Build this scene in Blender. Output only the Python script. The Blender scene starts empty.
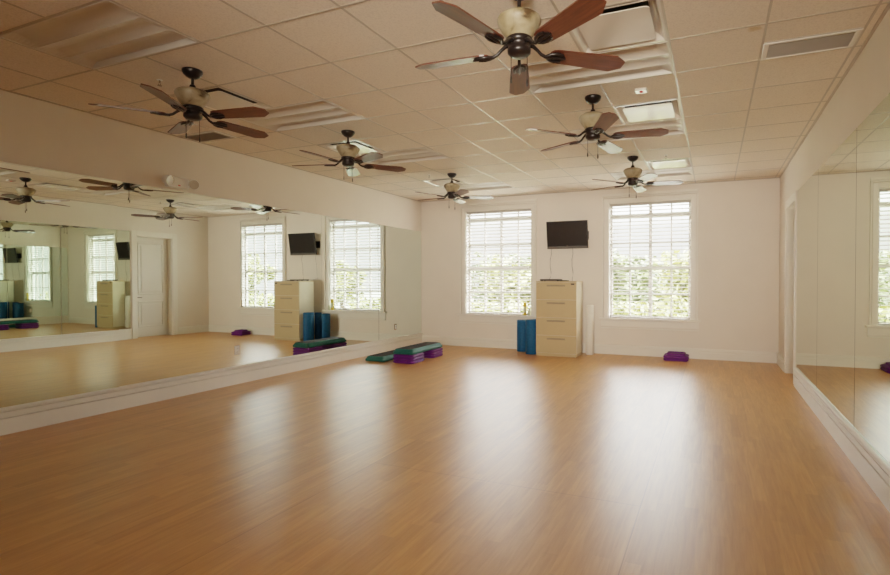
import bpy, bmesh, math, random
from mathutils import Vector, Matrix
PI = math.pi
R = math.radians
scene = bpy.context.scene
COL = scene.collection

# ---------------------------------------------------------------- room size
XL, XR, D, H = -5.792, 0.991, 9.424, 3.035      # left wall, right wall, window wall, ceiling
YF = -3.0                                        # wall behind the viewer
T = 0.6096                                       # ceiling grid pitch
GX, GY = -0.298, 3.749                           # one grid crossing
gx = lambda i: GX + i * T
gy = lambda j: GY + j * T

# ---------------------------------------------------------------- materials
def new_mat(name):
    m = bpy.data.materials.new(name)
    m.use_nodes = True
    nt = m.node_tree
    b = nt.nodes['Principled BSDF']
    return m, nt, b

def nd(nt, typ, ins=None, **kw):
    n = nt.nodes.new(typ)
    for k, v in kw.items():
        setattr(n, k, v)
    for k, v in (ins or {}).items():
        if isinstance(v, bpy.types.NodeSocket):
            nt.links.new(v, n.inputs[k])
        else:
            n.inputs[k].default_value = v
    return n

def ramp(nt, fac, stops):
    r = nd(nt, 'ShaderNodeValToRGB', {'Fac': fac})
    e = r.color_ramp.elements
    e[0].position, e[0].color = stops[0][0], (*stops[0][1], 1)
    e[1].position, e[1].color = stops[-1][0], (*stops[-1][1], 1)
    for p, c in stops[1:-1]:
        x = e.new(p); x.color = (*c, 1)
    return r.outputs['Color']

def coords(nt, scale=(1, 1, 1), kind='Object', rot=(0, 0, 0)):
    tc = nd(nt, 'ShaderNodeTexCoord')
    mp = nd(nt, 'ShaderNodeMapping', {'Vector': tc.outputs[kind], 'Scale': scale, 'Rotation': rot})
    return mp.outputs['Vector']

def mottled(name, c, rough=0.5, var=0.06, scale=12, metal=0.0, bump=0.0, bscale=200, spec=0.5, coat=0.0):
    m, nt, b = new_mat(name)
    v = coords(nt)
    n = nd(nt, 'ShaderNodeTexNoise', {'Vector': v, 'Scale': scale, 'Detail': 4.0})
    lo = tuple(max(0, x * (1 - var)) for x in c); hi = tuple(min(1, x * (1 + var)) for x in c)
    col = ramp(nt, n.outputs['Fac'], [(0.3, lo), (0.7, hi)])
    nt.links.new(col, b.inputs['Base Color'])
    b.inputs['Roughness'].default_value = rough
    b.inputs['Metallic'].default_value = metal
    b.inputs['Specular IOR Level'].default_value = spec
    b.inputs['Coat Weight'].default_value = coat
    if bump:
        n2 = nd(nt, 'ShaderNodeTexNoise', {'Vector': v, 'Scale': bscale, 'Detail': 2.0})
        bp = nd(nt, 'ShaderNodeBump', {'Height': n2.outputs['Fac'], 'Strength': bump, 'Distance': 0.002})
        nt.links.new(bp.outputs['Normal'], b.inputs['Normal'])
    return m

M = {}
M['wall'] = mottled('warm cream wall paint', (0.83, 0.745, 0.65), 0.55, 0.02, 2.5, bump=0.08, bscale=120, spec=0.3)
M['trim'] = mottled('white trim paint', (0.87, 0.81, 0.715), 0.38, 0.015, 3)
M['door'] = mottled('white door paint', (0.84, 0.79, 0.71), 0.4, 0.015, 3)
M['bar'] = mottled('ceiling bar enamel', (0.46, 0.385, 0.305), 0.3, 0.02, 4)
M['troffer'] = mottled('white light fitting enamel', (0.66, 0.60, 0.52), 0.4, 0.02, 4)
M['lens'] = mottled('ribbed acrylic lens', (0.68, 0.625, 0.545), 0.33, 0.02, 9)
M['plaque'] = mottled('glossy white diffuser enamel', (0.78, 0.71, 0.62), 0.16, 0.02, 4, spec=0.8, coat=0.6)
M['dark'] = mottled('dark duct opening', (0.035, 0.03, 0.024), 0.8, 0.1, 5)
M['louvre'] = mottled('grey louvre enamel', (0.46, 0.385, 0.29), 0.5, 0.05, 5)
M['bronze'] = mottled('oil rubbed bronze', (0.012, 0.008, 0.007), 0.32, 0.3, 20, metal=0.25)
M['putty'] = mottled('putty enamel steel', (0.52, 0.385, 0.215), 0.42, 0.02, 5, bump=0.05, bscale=300)
M['puttylight'] = mottled('pale putty enamel steel', (0.70, 0.60, 0.44), 0.42, 0.02, 5)
M['puttydark'] = mottled('dark putty enamel', (0.30, 0.235, 0.15), 0.45, 0.04, 5)
M['black'] = mottled('black plastic', (0.014, 0.013, 0.013), 0.4, 0.2, 20)
M['screen'] = mottled('dark screen', (0.020, 0.017, 0.016), 0.3, 0.1, 6)
M['blue'] = mottled('blue foam', (0.006, 0.085, 0.20), 0.65, 0.14, 30, bump=0.3, bscale=180, spec=0.3)
M['whitefoam'] = mottled('white foam', (0.82, 0.77, 0.68), 0.7, 0.03, 30, bump=0.3, bscale=180)
M['teal'] = mottled('teal green plastic', (0.014, 0.105, 0.090), 0.62, 0.08, 15, spec=0.25)
M['mat'] = mottled('charcoal rubber mat', (0.028, 0.026, 0.030), 0.85, 0.15, 60, spec=0.15, bump=0.5, bscale=260)
M['purple'] = mottled('purple plastic', (0.115, 0.009, 0.17), 0.55, 0.08, 15, spec=0.3)
M['purpledark'] = mottled('dark purple plastic', (0.045, 0.008, 0.075), 0.5, 0.08, 15)
M['slat'] = mottled('white blind slat', (0.50, 0.46, 0.41), 0.45, 0.02, 8)
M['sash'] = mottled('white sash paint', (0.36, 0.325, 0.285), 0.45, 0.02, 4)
M['cord'] = mottled('grey cable', (0.10, 0.09, 0.08), 0.5, 0.1, 8)
M['plate'] = mottled('white outlet plastic', (0.93, 0.91, 0.87), 0.35, 0.02, 8)
M['yellow'] = mottled('yellow plastic', (0.62, 0.40, 0.03), 0.4, 0.08, 12)
M['palebottle'] = mottled('pale green plastic', (0.62, 0.66, 0.45), 0.3, 0.05, 12)
M['lamp'] = mottled('clear lamp face', (0.62, 0.55, 0.46), 0.12, 0.04, 10, spec=0.8)
M['chrome'] = mottled('brushed nickel', (0.42, 0.39, 0.35), 0.25, 0.05, 10, metal=1.0)
M['red'] = mottled('red indicator', (0.55, 0.02, 0.03), 0.3, 0.05, 10)
M['trunk'] = mottled('bark', (0.12, 0.085, 0.055), 0.9, 0.3, 12)
M['lawn'] = mottled('lawn', (0.055, 0.055, 0.03), 0.9, 0.25, 3)
M['roof'] = mottled('slab underside', (0.4, 0.37, 0.33), 0.9, 0.03, 3)

def leaf_mat(name, c1, c2):
    m, nt, b = new_mat(name)
    g = nd(nt, 'ShaderNodeNewGeometry')
    col = ramp(nt, g.outputs['Random Per Island'], [(0.0, c1), (1.0, c2)])
    nt.links.new(col, b.inputs['Base Color'])
    b.inputs['Roughness'].default_value = 0.6
    b.inputs['Transmission Weight'].default_value = 0.0
    return m
M['leaf'] = leaf_mat('green leaves', (0.020, 0.032, 0.006), (0.10, 0.115, 0.022))
M['leafpale'] = leaf_mat('yellow green leaves', (0.050, 0.060, 0.010), (0.20, 0.195, 0.040))

def mat_mirror(name, lo, hi):
    m, nt, b = new_mat(name)
    v = coords(nt)
    n = nd(nt, 'ShaderNodeTexNoise', {'Vector': v, 'Scale': 0.6, 'Detail': 1.0})
    col = ramp(nt, n.outputs['Fac'], [(0.3, lo), (0.7, hi)])
    nt.links.new(col, b.inputs['Base Color'])
    b.inputs['Metallic'].default_value = 1.0
    b.inputs['Roughness'].default_value = 0.0
    return m
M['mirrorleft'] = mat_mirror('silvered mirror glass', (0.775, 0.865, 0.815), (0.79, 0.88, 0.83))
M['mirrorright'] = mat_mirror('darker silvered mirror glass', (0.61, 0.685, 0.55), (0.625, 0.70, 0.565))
M['mirroredge'] = mottled('dark mirror edge', (0.045, 0.055, 0.04), 0.3, 0.1, 10)

def mat_glass():
    m, nt, b = new_mat('window glass')
    out = nt.nodes['Material Output']
    tr = nd(nt, 'ShaderNodeBsdfTransparent', {'Color': (0.96, 0.98, 0.97, 1)})
    gl = nd(nt, 'ShaderNodeBsdfGlossy', {'Roughness': 0.02})
    mx = nd(nt, 'ShaderNodeMixShader', {0: 0.05, 1: tr.outputs[0], 2: gl.outputs[0]})
    nt.links.new(mx.outputs[0], out.inputs['Surface'])
    return m
M['glass'] = mat_glass()

def mat_stone():
    m, nt, b = new_mat('cream marbled resin')
    v = coords(nt)
    n = nd(nt, 'ShaderNodeTexNoise', {'Vector': v, 'Scale': 11.0, 'Detail': 7.0, 'Distortion': 0.5})
    col = ramp(nt, n.outputs['Fac'], [(0.30, (0.07, 0.04, 0.015)), (0.40, (0.25, 0.19, 0.10)), (0.55, (0.36, 0.29, 0.18)), (0.75, (0.43, 0.365, 0.24))])
    nt.links.new(col, b.inputs['Base Color'])
    b.inputs['Roughness'].default_value = 0.45
    return m
M['stone'] = mat_stone()

def mat_blade():
    m, nt, b = new_mat('mahogany blade veneer')
    v = coords(nt, (1.6, 22, 22))
    n = nd(nt, 'ShaderNodeTexNoise', {'Vector': v, 'Scale': 3.0, 'Detail': 6.0, 'Distortion': 0.4})
    col = ramp(nt, n.outputs['Fac'], [(0.3, (0.060, 0.013, 0.005)), (0.7, (0.135, 0.036, 0.015))])
    nt.links.new(col, b.inputs['Base Color'])
    b.inputs['Roughness'].default_value = 0.32
    b.inputs['Coat Weight'].default_value = 0.35
    b.inputs['Coat Roughness'].default_value = 0.25
    return m
M['blade'] = mat_blade()

def mat_ceiling():
    m, nt, b = new_mat('mineral fibre ceiling tile')
    v = coords(nt)
    n = nd(nt, 'ShaderNodeTexNoise', {'Vector': v, 'Scale': 90.0, 'Detail': 3.0})
    n2 = nd(nt, 'ShaderNodeTexNoise', {'Vector': v, 'Scale': 0.9, 'Detail': 2.0})
    c1 = ramp(nt, n.outputs['Fac'], [(0.30, (0.72, 0.615, 0.51)), (0.55, (0.84, 0.725, 0.605))])
    c2 = ramp(nt, n2.outputs['Fac'], [(0.3, (0.95, 0.94, 0.93)), (0.7, (1.0, 1.0, 1.0))])
    mx = nd(nt, 'ShaderNodeMix', data_type='RGBA', blend_type='MULTIPLY')
    mx.inputs[0].default_value = 1.0
    nt.links.new(c1, mx.inputs[6]); nt.links.new(c2, mx.inputs[7])
    gm = nd(nt, 'ShaderNodeNewGeometry')
    ds = nd(nt, 'ShaderNodeVectorMath', {0: gm.outputs['Position'], 1: (0.245, 3.80, H)}, operation='DISTANCE')
    nz = nd(nt, 'ShaderNodeTexNoise', {'Vector': gm.outputs['Position'], 'Scale': 30.0, 'Detail': 3.0})
    ad = nd(nt, 'ShaderNodeMath', {0: nz.outputs['Fac'], 1: 0.05}, operation='MULTIPLY_ADD')
    nt.links.new(ds.outputs['Value'], ad.inputs[2])
    st = ramp(nt, ad.outputs[0], [(0.05, (0.78, 0.68, 0.50)), (0.075, (1.0, 1.0, 1.0))])   # old water mark on one tile
    mx3 = nd(nt, 'ShaderNodeMix', data_type='RGBA', blend_type='MULTIPLY')
    mx3.inputs[0].default_value = 1.0
    nt.links.new(mx.outputs[2], mx3.inputs[6]); nt.links.new(st, mx3.inputs[7])
    nt.links.new(mx3.outputs[2], b.inputs['Base Color'])
    b.inputs['Roughness'].default_value = 0.75
    b.inputs['Specular IOR Level'].default_value = 0.25
    bp = nd(nt, 'ShaderNodeBump', {'Height': n.outputs['Fac'], 'Strength': 0.25, 'Distance': 0.003})
    nt.links.new(bp.outputs['Normal'], b.inputs['Normal'])
    return m
M['ceiling'] = mat_ceiling()

def mat_floor():
    m, nt, b = new_mat('maple strip floor')
    tc = nd(nt, 'ShaderNodeTexCoord')
    sep = nd(nt, 'ShaderNodeSeparateXYZ', {'Vector': tc.outputs['Object']})
    cmb = nd(nt, 'ShaderNodeCombineXYZ', {'X': sep.outputs['Y'], 'Y': sep.outputs['X'], 'Z': 0.0})
    br = nd(nt, 'ShaderNodeTexBrick', {'Vector': cmb.outputs[0], 'Color1': (0.0, 0.0, 0.0, 1), 'Color2': (1, 1, 1, 1),
            'Mortar': (0.5, 0.5, 0.5, 1), 'Scale': 1.0, 'Mortar Size': 0.0, 'Bias': 0.0, 'Brick Width': 0.62, 'Row Height': 0.078})
    br.offset = 0.37; br.offset_frequency = 3; br.squash = 1.3; br.squash_frequency = 2
    v = coords(nt, (16, 1.1, 1))
    n = nd(nt, 'ShaderNodeTexNoise', {'Vector': v, 'Scale': 2.6, 'Detail': 7.0, 'Roughness': 0.6, 'Distortion': 0.5})
    grain = ramp(nt, n.outputs['Fac'], [(0.25, (0.42, 0.182, 0.050)), (0.75, (0.60, 0.288, 0.090))])
    tone = ramp(nt, br.outputs['Color'], [(0.0, (0.87, 0.86, 0.845)), (0.5, (0.97, 0.97, 0.97)), (1.0, (1.06, 1.055, 1.05))])
    mx = nd(nt, 'ShaderNodeMix', data_type='RGBA', blend_type='MULTIPLY')
    mx.inputs[0].default_value = 1.0
    nt.links.new(grain, mx.inputs[6]); nt.links.new(tone, mx.inputs[7])
    # sheet seams: long joints every 1.93 m, cross joints
    br2 = nd(nt, 'ShaderNodeTexBrick', {'Vector': cmb.outputs[0], 'Color1': (1, 1, 1, 1), 'Color2': (1, 1, 1, 1),
            'Mortar': (0.62, 0.56, 0.5, 1), 'Scale': 1.0, 'Mortar Size': 0.0035, 'Mortar Smooth': 0.3, 'Brick Width': 9.0, 'Row Height': 1.93})
    br2.offset = 0.4
    mp2 = nd(nt, 'ShaderNodeMapping', {'Vector': cmb.outputs[0], 'Location': (-3.13, 0.40, 0)})
    nt.links.new(mp2.outputs[0], br2.inputs['Vector'])
    mx2 = nd(nt, 'ShaderNodeMix', data_type='RGBA', blend_type='MULTIPLY')
    mx2.inputs[0].default_value = 0.85
    nt.links.new(mx.outputs[2], mx2.inputs[6]); nt.links.new(br2.outputs['Color'], mx2.inputs[7])
    nt.links.new(mx2.outputs[2], b.inputs['Base Color'])
    n3 = nd(nt, 'ShaderNodeTexNoise', {'Vector': coords(nt), 'Scale': 170.0, 'Detail': 2.0})
    bp = nd(nt, 'ShaderNodeBump', {'Height': n3.outputs['Fac'], 'Strength': 0.35, 'Distance': 0.002})
    nt.links.new(bp.outputs['Normal'], b.inputs['Normal'])
    b.inputs['Roughness'].default_value = 0.33
    b.inputs['Specular IOR Level'].default_value = 0.5
    return m
M['floor'] = mat_floor()

# ---------------------------------------------------------------- mesh helpers
class MB:
    """collects solids and builds ONE mesh object"""
    def __init__(self):
        self.v = []; self.f = []; self.mi = []; self.sm = []; self.mats = []
    def _m(self, m):
        if m is None: return 0
        if m not in self.mats: self.mats.append(m)
        return self.mats.index(m)
    def poly(self, pts, mat=None, smooth=False):
        k = len(self.v); self.v += [tuple(p) for p in pts]
        self.f.append(tuple(range(k, k + len(pts)))); self.mi.append(self._m(mat)); self.sm.append(smooth)
        return self
    def faces(self, pts, fs, mat=None, smooth=False):
        k = len(self.v); self.v += [tuple(p) for p in pts]; i = self._m(mat)
        for f in fs:
            self.f.append(tuple(k + a for a in f)); self.mi.append(i); self.sm.append(smooth)
        return self
    def box(self, x0, x1, y0, y1, z0, z1, mat=None, c=0.0):
        """box, with chamfer c on every edge when c > 0"""
        if c <= 0:
            p = [(x, y, z) for z in (z0, z1) for y in (y0, y1) for x in (x0, x1)]
            return self.faces(p, [(0, 2, 3, 1), (4, 5, 7, 6), (0, 1, 5, 4), (2, 6, 7, 3), (0, 4, 6, 2), (1, 3, 7, 5)], mat)
        bm = bmesh.new()
        bmesh.ops.create_cube(bm, size=1)
        for v in bm.verts:
            v.co = Vector(((x0 + x1) / 2 + v.co.x * (x1 - x0), (y0 + y1) / 2 + v.co.y * (y1 - y0), (z0 + z1) / 2 + v.co.z * (z1 - z0)))
        bmesh.ops.bevel(bm, geom=bm.edges[:], offset=c, segments=2, profile=0.5, affect='EDGES')
        bm.verts.index_update()
        self.faces([v.co[:] for v in bm.verts], [[v.index for v in f.verts] for f in bm.faces], mat)
        bm.free()
        return self
    def lathe(self, prof, c=(0, 0, 0), n=32, mat=None, smooth=True, cap=True):
        """prof: (r, z) from one end to the other, around the z axis"""
        pts = []; fs = []
        for r, z in prof:
            for k in range(n):
                a = 2 * PI * k / n
                pts.append((c[0] + r * math.cos(a), c[1] + r * math.sin(a), c[2] + z))
        for i in range(len(prof) - 1):
            for k in range(n):
                k2 = (k + 1) % n
                fs.append((i * n + k, i * n + k2, (i + 1) * n + k2, (i + 1) * n + k))
        self.faces(pts, fs, mat, smooth)
        if cap:
            for i in (0, len(prof) - 1):
                if prof[i][0] > 1e-4:
                    self.faces(pts[i * n:(i + 1) * n], [tuple(range(n))], mat)
        return self
    def tube(self, path, r, n=8, mat=None):
        """round tube along a list of points, r a number or list"""
        path = [Vector(p) for p in path]; rs = r if isinstance(r, (list, tuple)) else [r] * len(path)
        pts = []; fs = []
        for i, p in enumerate(path):
            t = (path[min(i + 1, len(path) - 1)] - path[max(i - 1, 0)]).normalized()
            a = t.cross(Vector((0, 0, 1)))
            if a.length < 1e-3: a = t.cross(Vector((1, 0, 0)))
            a.normalize(); b = t.cross(a)
            for k in range(n):
                q = p + (a * math.cos(2 * PI * k / n) + b * math.sin(2 * PI * k / n)) * rs[i]
                pts.append(q[:])
        for i in range(len(path) - 1):
            for k in range(n):
                k2 = (k + 1) % n
                fs.append((i * n + k, i * n + k2, (i + 1) * n + k2, (i + 1) * n + k))
        self.faces(pts, fs, mat, True)
        self.faces(pts[:n], [tuple(range(n))], mat); self.faces(pts[-n:], [tuple(range(n))], mat)
        return self
    def prism(self, outline, z0, z1, mat=None, xf=None):
        """flat outline (x, y) thickened from z0 to z1; xf maps a point"""
        n = len(outline); f = xf or (lambda p: p)
        pts = [f((x, y, z0)) for x, y in outline] + [f((x, y, z1)) for x, y in outline]
        fs = [tuple(range(n)), tuple(range(n, 2 * n))] + [(k, (k + 1) % n, n + (k + 1) % n, n + k) for k in range(n)]
        return self.faces(pts, fs, mat)
    def sweep(self, prof, p0, p1, mat=None, up=(0, 0, 1), out=(1, 0, 0)):
        """profile (distance out from the wall, height) pulled from p0 to p1"""
        up = Vector(up); out = Vector(out); n = len(prof); pts = []
        for p in (p0, p1):
            for d, h in prof: pts.append((Vector(p) + out * d + up * h)[:])
        fs = [(k, (k + 1) % n, n + (k + 1) % n, n + k) for k in range(n)] + [tuple(range(n)), tuple(range(n, 2 * n))]
        return self.faces(pts, fs, mat)
    def build(self, name, mat=None, parent=None, loc=None):
        me = bpy.data.meshes.new(name)
        me.from_pydata(self.v, [], self.f)
        mats = self.mats or [mat]
        if mat is not None and self.mats and mat not in self.mats:
            mats = [mat] + self.mats
            # faces without a material use the first
        for m in mats: me.materials.append(m)
        for p, i, s in zip(me.polygons, self.mi, self.sm):
            p.material_index = i; p.use_smooth = s
        bm = bmesh.new(); bm.from_mesh(me)
        bmesh.ops.recalc_face_normals(bm, faces=bm.faces[:])
        bm.to_mesh(me); bm.free()
        o = bpy.data.objects.new(name, me); COL.objects.link(o)
        if parent is not None: o.parent = parent
        if loc is not None: o.location = loc
        return o

def tag(o, label=None, cat=None, group=None, kind=None):
    if label: o['label'] = label
    if cat: o['category'] = cat
    if group: o['group'] = group
    if kind: o['kind'] = kind
    return o

def thing(name, label, cat, loc=(0, 0, 0), rz=0.0, group=None):
    o = bpy.data.objects.new(name, None); COL.objects.link(o)
    o.empty_display_size = 0.1
    o.location = loc; o.rotation_euler = (0, 0, rz)
    return tag(o, label, cat, group)

def copy_tree(o, parent=None):
    c = o.copy(); COL.objects.link(c)
    if parent is not None: c.parent = parent
    for ch in list(o.children): copy_tree(ch, c)
    return c

def struct(o, label=None, cat=None):
    return tag(o, label, cat, None, 'structure')

# ================================================================ THE SHELL
W0, W1 = (-4.735, -3.297), (-1.795, -0.362)      # window openings in x
WZ0, WZ1 = 0.672, 2.775
WT = 0.20                                         # wall thickness
# floor
struct(MB().box(XL - 0.2, XR + 0.5, YF - 0.2, D + WT, -0.12, 0.0).build('floor', M['floor']), 'honey maple strip floor with soft gloss', 'floor')
# back wall with two window openings
b = MB()
xs = [XL - 0.2, W0[0], W0[1], W1[0], W1[1], XR + 0.5]
for k in range(0, 5, 2): b.box(xs[k], xs[k + 1], D, D + WT, 0, H + 0.35)
for w in (W0, W1):
    b.box(w[0], w[1], D, D + WT, 0, WZ0); b.box(w[0], w[1], D, D + WT, WZ1, H + 0.35)
struct(b.build('wall_back', M['wall']), 'cream far wall with two windows', 'wall')
struct(MB().box(XL - 0.2, XL, YF - 0.2, D, 0, H + 0.35).build('wall_left', M['wall']), 'cream wall above the long row of mirrors', 'wall')
# right wall with door recess
DY0, DY1, DZ = 7.62, 8.46, 2.40
b = MB()
b.box(XR, XR + 0.3, YF - 0.2, DY0, 0, H + 0.35).box(XR, XR + 0.3, DY1, D, 0, H + 0.35).box(XR, XR + 0.3, DY0, DY1, DZ, H + 0.35)
b.box(XR + 0.3, XR + 0.4, DY0 - 0.1, DY1 + 0.1, 0, H)
struct(b.build('wall_right', M['wall']), 'cream right wall with mirrors and recessed door', 'wall')
struct(MB().box(XL - 0.2, XR + 0.5, YF - 0.2, YF, 0, H + 0.35).build('wall_front', M['wall']), 'cream wall behind the viewer', 'wall')

# ceiling tiles: one cell at a time, leaving the holes for fittings
holes = set()
troffers = [(-7, -3), (-7, 0), (-7, 3), (-7, 7), (-2, 0), (-2, 3), (-2, 7)]
diffusers = [(-7, -1), (-7, 2), (-7, 6), (-1, -1), (-1, 2), (-1, 6)]
for i, j in troffers: holes |= {(i, j), (i + 1, j)}
for i, j in diffusers: holes.add((i, j))
vents = [(1, 0), (-9, 0)]
b = MB()
i0, i1 = math.floor((XL - GX) / T + 0.02), math.ceil((XR - GX) / T)
j0, j1 = math.floor((YF - GY) / T), math.ceil((D - GY) / T)
zt = H + 0.003
for i in range(i0, i1):
    for j in range(j0, j1):
        if (i, j) in holes: continue
        x0, x1 = max(gx(i), XL), min(gx(i + 1), XR)
        y0, y1 = max(gy(j), YF), min(gy(j + 1), D)
        if x1 - x0 < 0.005 or y1 - y0 < 0.005: continue
        if (i, j) in vents: y0 = gy(j) ; y1 = gy(j) + T / 2
        b.poly([(x0, y0, zt), (x0, y1, zt), (x1, y1, zt), (x1, y0, zt)])
b.box(XL - 0.2, XR + 0.5, YF - 0.2, D + WT, H + 0.30, H + 0.36)  # unseen slab added above the tiles to keep outside light out
struct(b.build('ceiling', M['ceiling']), 'suspended ceiling of square mineral tiles', 'ceiling')
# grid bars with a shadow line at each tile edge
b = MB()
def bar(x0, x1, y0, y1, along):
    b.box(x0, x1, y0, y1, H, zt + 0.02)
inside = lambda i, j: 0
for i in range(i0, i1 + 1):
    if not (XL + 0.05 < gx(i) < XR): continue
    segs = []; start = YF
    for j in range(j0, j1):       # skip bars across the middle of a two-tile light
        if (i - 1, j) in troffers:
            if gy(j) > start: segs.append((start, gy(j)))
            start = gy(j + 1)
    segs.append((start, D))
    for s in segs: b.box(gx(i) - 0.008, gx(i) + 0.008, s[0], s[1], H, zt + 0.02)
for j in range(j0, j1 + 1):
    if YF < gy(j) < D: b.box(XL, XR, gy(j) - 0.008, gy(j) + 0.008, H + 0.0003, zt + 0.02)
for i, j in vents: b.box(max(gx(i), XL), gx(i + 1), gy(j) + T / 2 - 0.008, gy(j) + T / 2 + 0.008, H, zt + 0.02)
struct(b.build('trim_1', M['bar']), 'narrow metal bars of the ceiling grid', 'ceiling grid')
b = MB()
for (a0, a1, c0, c1) in ((XL, XL + 0.022, YF, D), (XR - 0.022, XR, YF, D), (XL, XR, D - 0.022, D)):
    b.box(a0, a1, c0, c1, H - 0.005, H + 0.003)
struct(b.build('trim_2', M['bar']), 'wall angle around the ceiling edge', 'ceiling trim')

# baseboards
bp_tall = [(0, 0), (0.030, 0), (0.030, 0.140), (0.002, 0.141), (0.002, 0.153), (0.028, 0.154), (0.028, 0.198), (0.002, 0.199), (0.002, 0.211), (0.032, 0.212), (0.032, 0.234), (0.020, 0.240), (0, 0.240)]
bp_back = [(0, 0), (0.028, 0), (0.028, 0.110), (0.001, 0.111), (0.001, 0.124), (0.027, 0.125), (0.027, 0.152), (0.001, 0.153), (0.001, 0.162), (0.027, 0.163), (0.026, 0.172), (0.014, 0.180), (0, 0.180)]
struct(MB().sweep(bp_tall, (XL, YF, 0), (XL, D, 0)).build('baseboard_left', M['trim']), 'tall white moulded base below the left mirrors', 'baseboard')
struct(MB().sweep(bp_back, (XL, D, 0), (XR, D, 0), out=(0, -1, 0)).build('baseboard_back', M['trim']), 'white moulded baseboard below the windows', 'baseboard')
b = MB().sweep(bp_tall, (XR, YF, 0), (XR, 7.48, 0), out=(-1, 0, 0))
b.sweep(bp_back, (XR, 8.58, 0), (XR, D, 0), out=(-1, 0, 0))
struct(b.build('baseboard_right', M['trim']), 'tall white moulded base below the right mirrors', 'baseboard')

# ---------------------------------------------------------------- door on the right wall
door = thing('door_1', 'white two panel door recessed beside the right mirrors', 'door', (XR + 0.17, DY0, 0)); struct(door)
dw = DY1 - DY0
b = MB().box(0, 0.04, 0.006, dw - 0.006, 0.008, DZ - 0.006)
def raised(z0, z1):
    y0, y1 = 0.12, dw - 0.12
    for (a0, a1, c0, c1) in ((y0, y1, z0, z0 + 0.03), (y0, y1, z1 - 0.03, z1), (y0, y0 + 0.03, z0 + 0.03, z1 - 0.03), (y1 - 0.03, y1, z0 + 0.03, z1 - 0.03)):
        b.box(-0.020, 0.001, a0, a1, c0, c1, c=0.006)
    b.box(-0.012, 0.001, y0 + 0.075, y1 - 0.075, z0 + 0.075, z1 - 0.075, c=0.003)
raised(0.24, 0.86); raised(1.02, DZ - 0.14)
b.build('door_panel', M['door'], door)
h = MB().lathe([(0.028, 0), (0.028, 0.008), (0.012, 0.012), (0.012, 0.05)], n=20)
h.v = [(-z - 0.0, 0.075 + x, 0.95 + y) for x, y, z in h.v]
h.tube([(-0.045, 0.075, 0.95), (-0.05, 0.12, 0.951), (-0.046, 0.19, 0.945)], [0.010, 0.009, 0.007])
tag(h.build('door_handle', M['bronze'], door), 'dark bronze lever handle')
b = MB()
cw = 0.115
fx0, fx1 = -0.17 - 0.02, -0.17
for (y0, y1, z0, z1) in ((-cw, 0, 0, DZ + cw), (dw, dw + cw, 0, DZ + cw), (0, dw, DZ, DZ + cw)):
    b.box(fx0, fx1, y0, y1, z0, z1, c=0.004)
b.box(-0.17, 0.05, -0.004, 0.012, 0, DZ).box(-0.17, 0.05, dw - 0.012, dw + 0.004, 0, DZ).box(-0.17, 0.05, 0, dw, DZ - 0.012, DZ + 0.004)
b.build('door_frame', M['trim'], door)

# ---------------------------------------------------------------- windows
def make_window(n, w, label, rows, cols):
    root = thing('window_%d' % n, label, 'window', ((w[0] + w[1]) / 2, D, 0)); struct(root)
    hw = (w[1] - w[0]) / 2
    # casing: a flat board, a deep reveal, then a raised back band
    cs = 0.11; b = MB()
    for s in (-1, 1):
        a0, a1 = sorted((s * hw, s * (hw + cs - 0.036)))
        b.box(a0, a1, -0.030, 0, WZ0, WZ1 + cs - 0.036, c=0.003)
        e0, e1 = sorted((s * (hw + cs - 0.022), s * (hw + cs)))
        b.box(e0, e1, -0.052, 0, WZ0, WZ1 + cs, c=0.004)
    b.box(-hw, hw, -0.030, 0, WZ1, WZ1 + cs - 0.036, c=0.003)
    b.box(-hw - cs, hw + cs, -0.052, 0, WZ1 + cs - 0.022, WZ1 + cs, c=0.004)
    b.box(-hw - cs, hw + cs, -0.030, 0, WZ1 + cs + 0.012, WZ1 + cs + 0.055, c=0.004)
    b.build('casing', M['trim'], root)
    # jamb lining
    b = MB()
    b.box(-hw, -hw + 0.012, 0, WT, WZ0, WZ1).box(hw - 0.012, hw, 0, WT, WZ0, WZ1).box(-hw, hw, 0, WT, WZ1 - 0.012, WZ1).box(-hw, hw, 0.05, WT, WZ0, WZ0 + 0.012)
    b.build('jamb', M['trim'], root)
    b = MB().box(-hw - cs - 0.045, hw + cs + 0.045, -0.085, 0.06, WZ0 - 0.035, WZ0, c=0.006)
    b.build('sill', M['trim'], root)
    b = MB().box(-hw - cs - 0.02, hw + cs + 0.02, -0.026, 0, WZ0 - 0.155, WZ0 - 0.047, c=0.003)
    b.box(-hw - cs - 0.02, hw + cs + 0.02, -0.040, -0.0, WZ0 - 0.195, WZ0 - 0.168, c=0.006)
    b.build('apron', M['trim'], root)
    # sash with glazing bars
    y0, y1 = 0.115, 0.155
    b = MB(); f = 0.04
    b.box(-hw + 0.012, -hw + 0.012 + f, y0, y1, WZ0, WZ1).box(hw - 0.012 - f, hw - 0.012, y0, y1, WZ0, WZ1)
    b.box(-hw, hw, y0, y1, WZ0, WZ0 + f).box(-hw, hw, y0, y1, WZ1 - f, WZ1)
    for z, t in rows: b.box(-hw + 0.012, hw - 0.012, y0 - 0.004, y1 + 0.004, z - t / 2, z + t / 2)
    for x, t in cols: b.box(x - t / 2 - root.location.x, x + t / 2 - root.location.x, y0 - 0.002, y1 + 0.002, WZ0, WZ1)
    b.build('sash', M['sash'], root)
    MB().box(-hw + 0.03, hw - 0.03, 0.132, 0.136, WZ0 + 0.02, WZ1 - 0.02).build('pane', M['glass'], root)
    return root
make_window(1, W0, 'left window with white blind beside the cabinet', [(2.59, .055), (2.08, .035), (1.60, .06), (1.12, .035)], [(-4.35, .03), (-3.985, .055), (-3.62, .03)])
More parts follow.
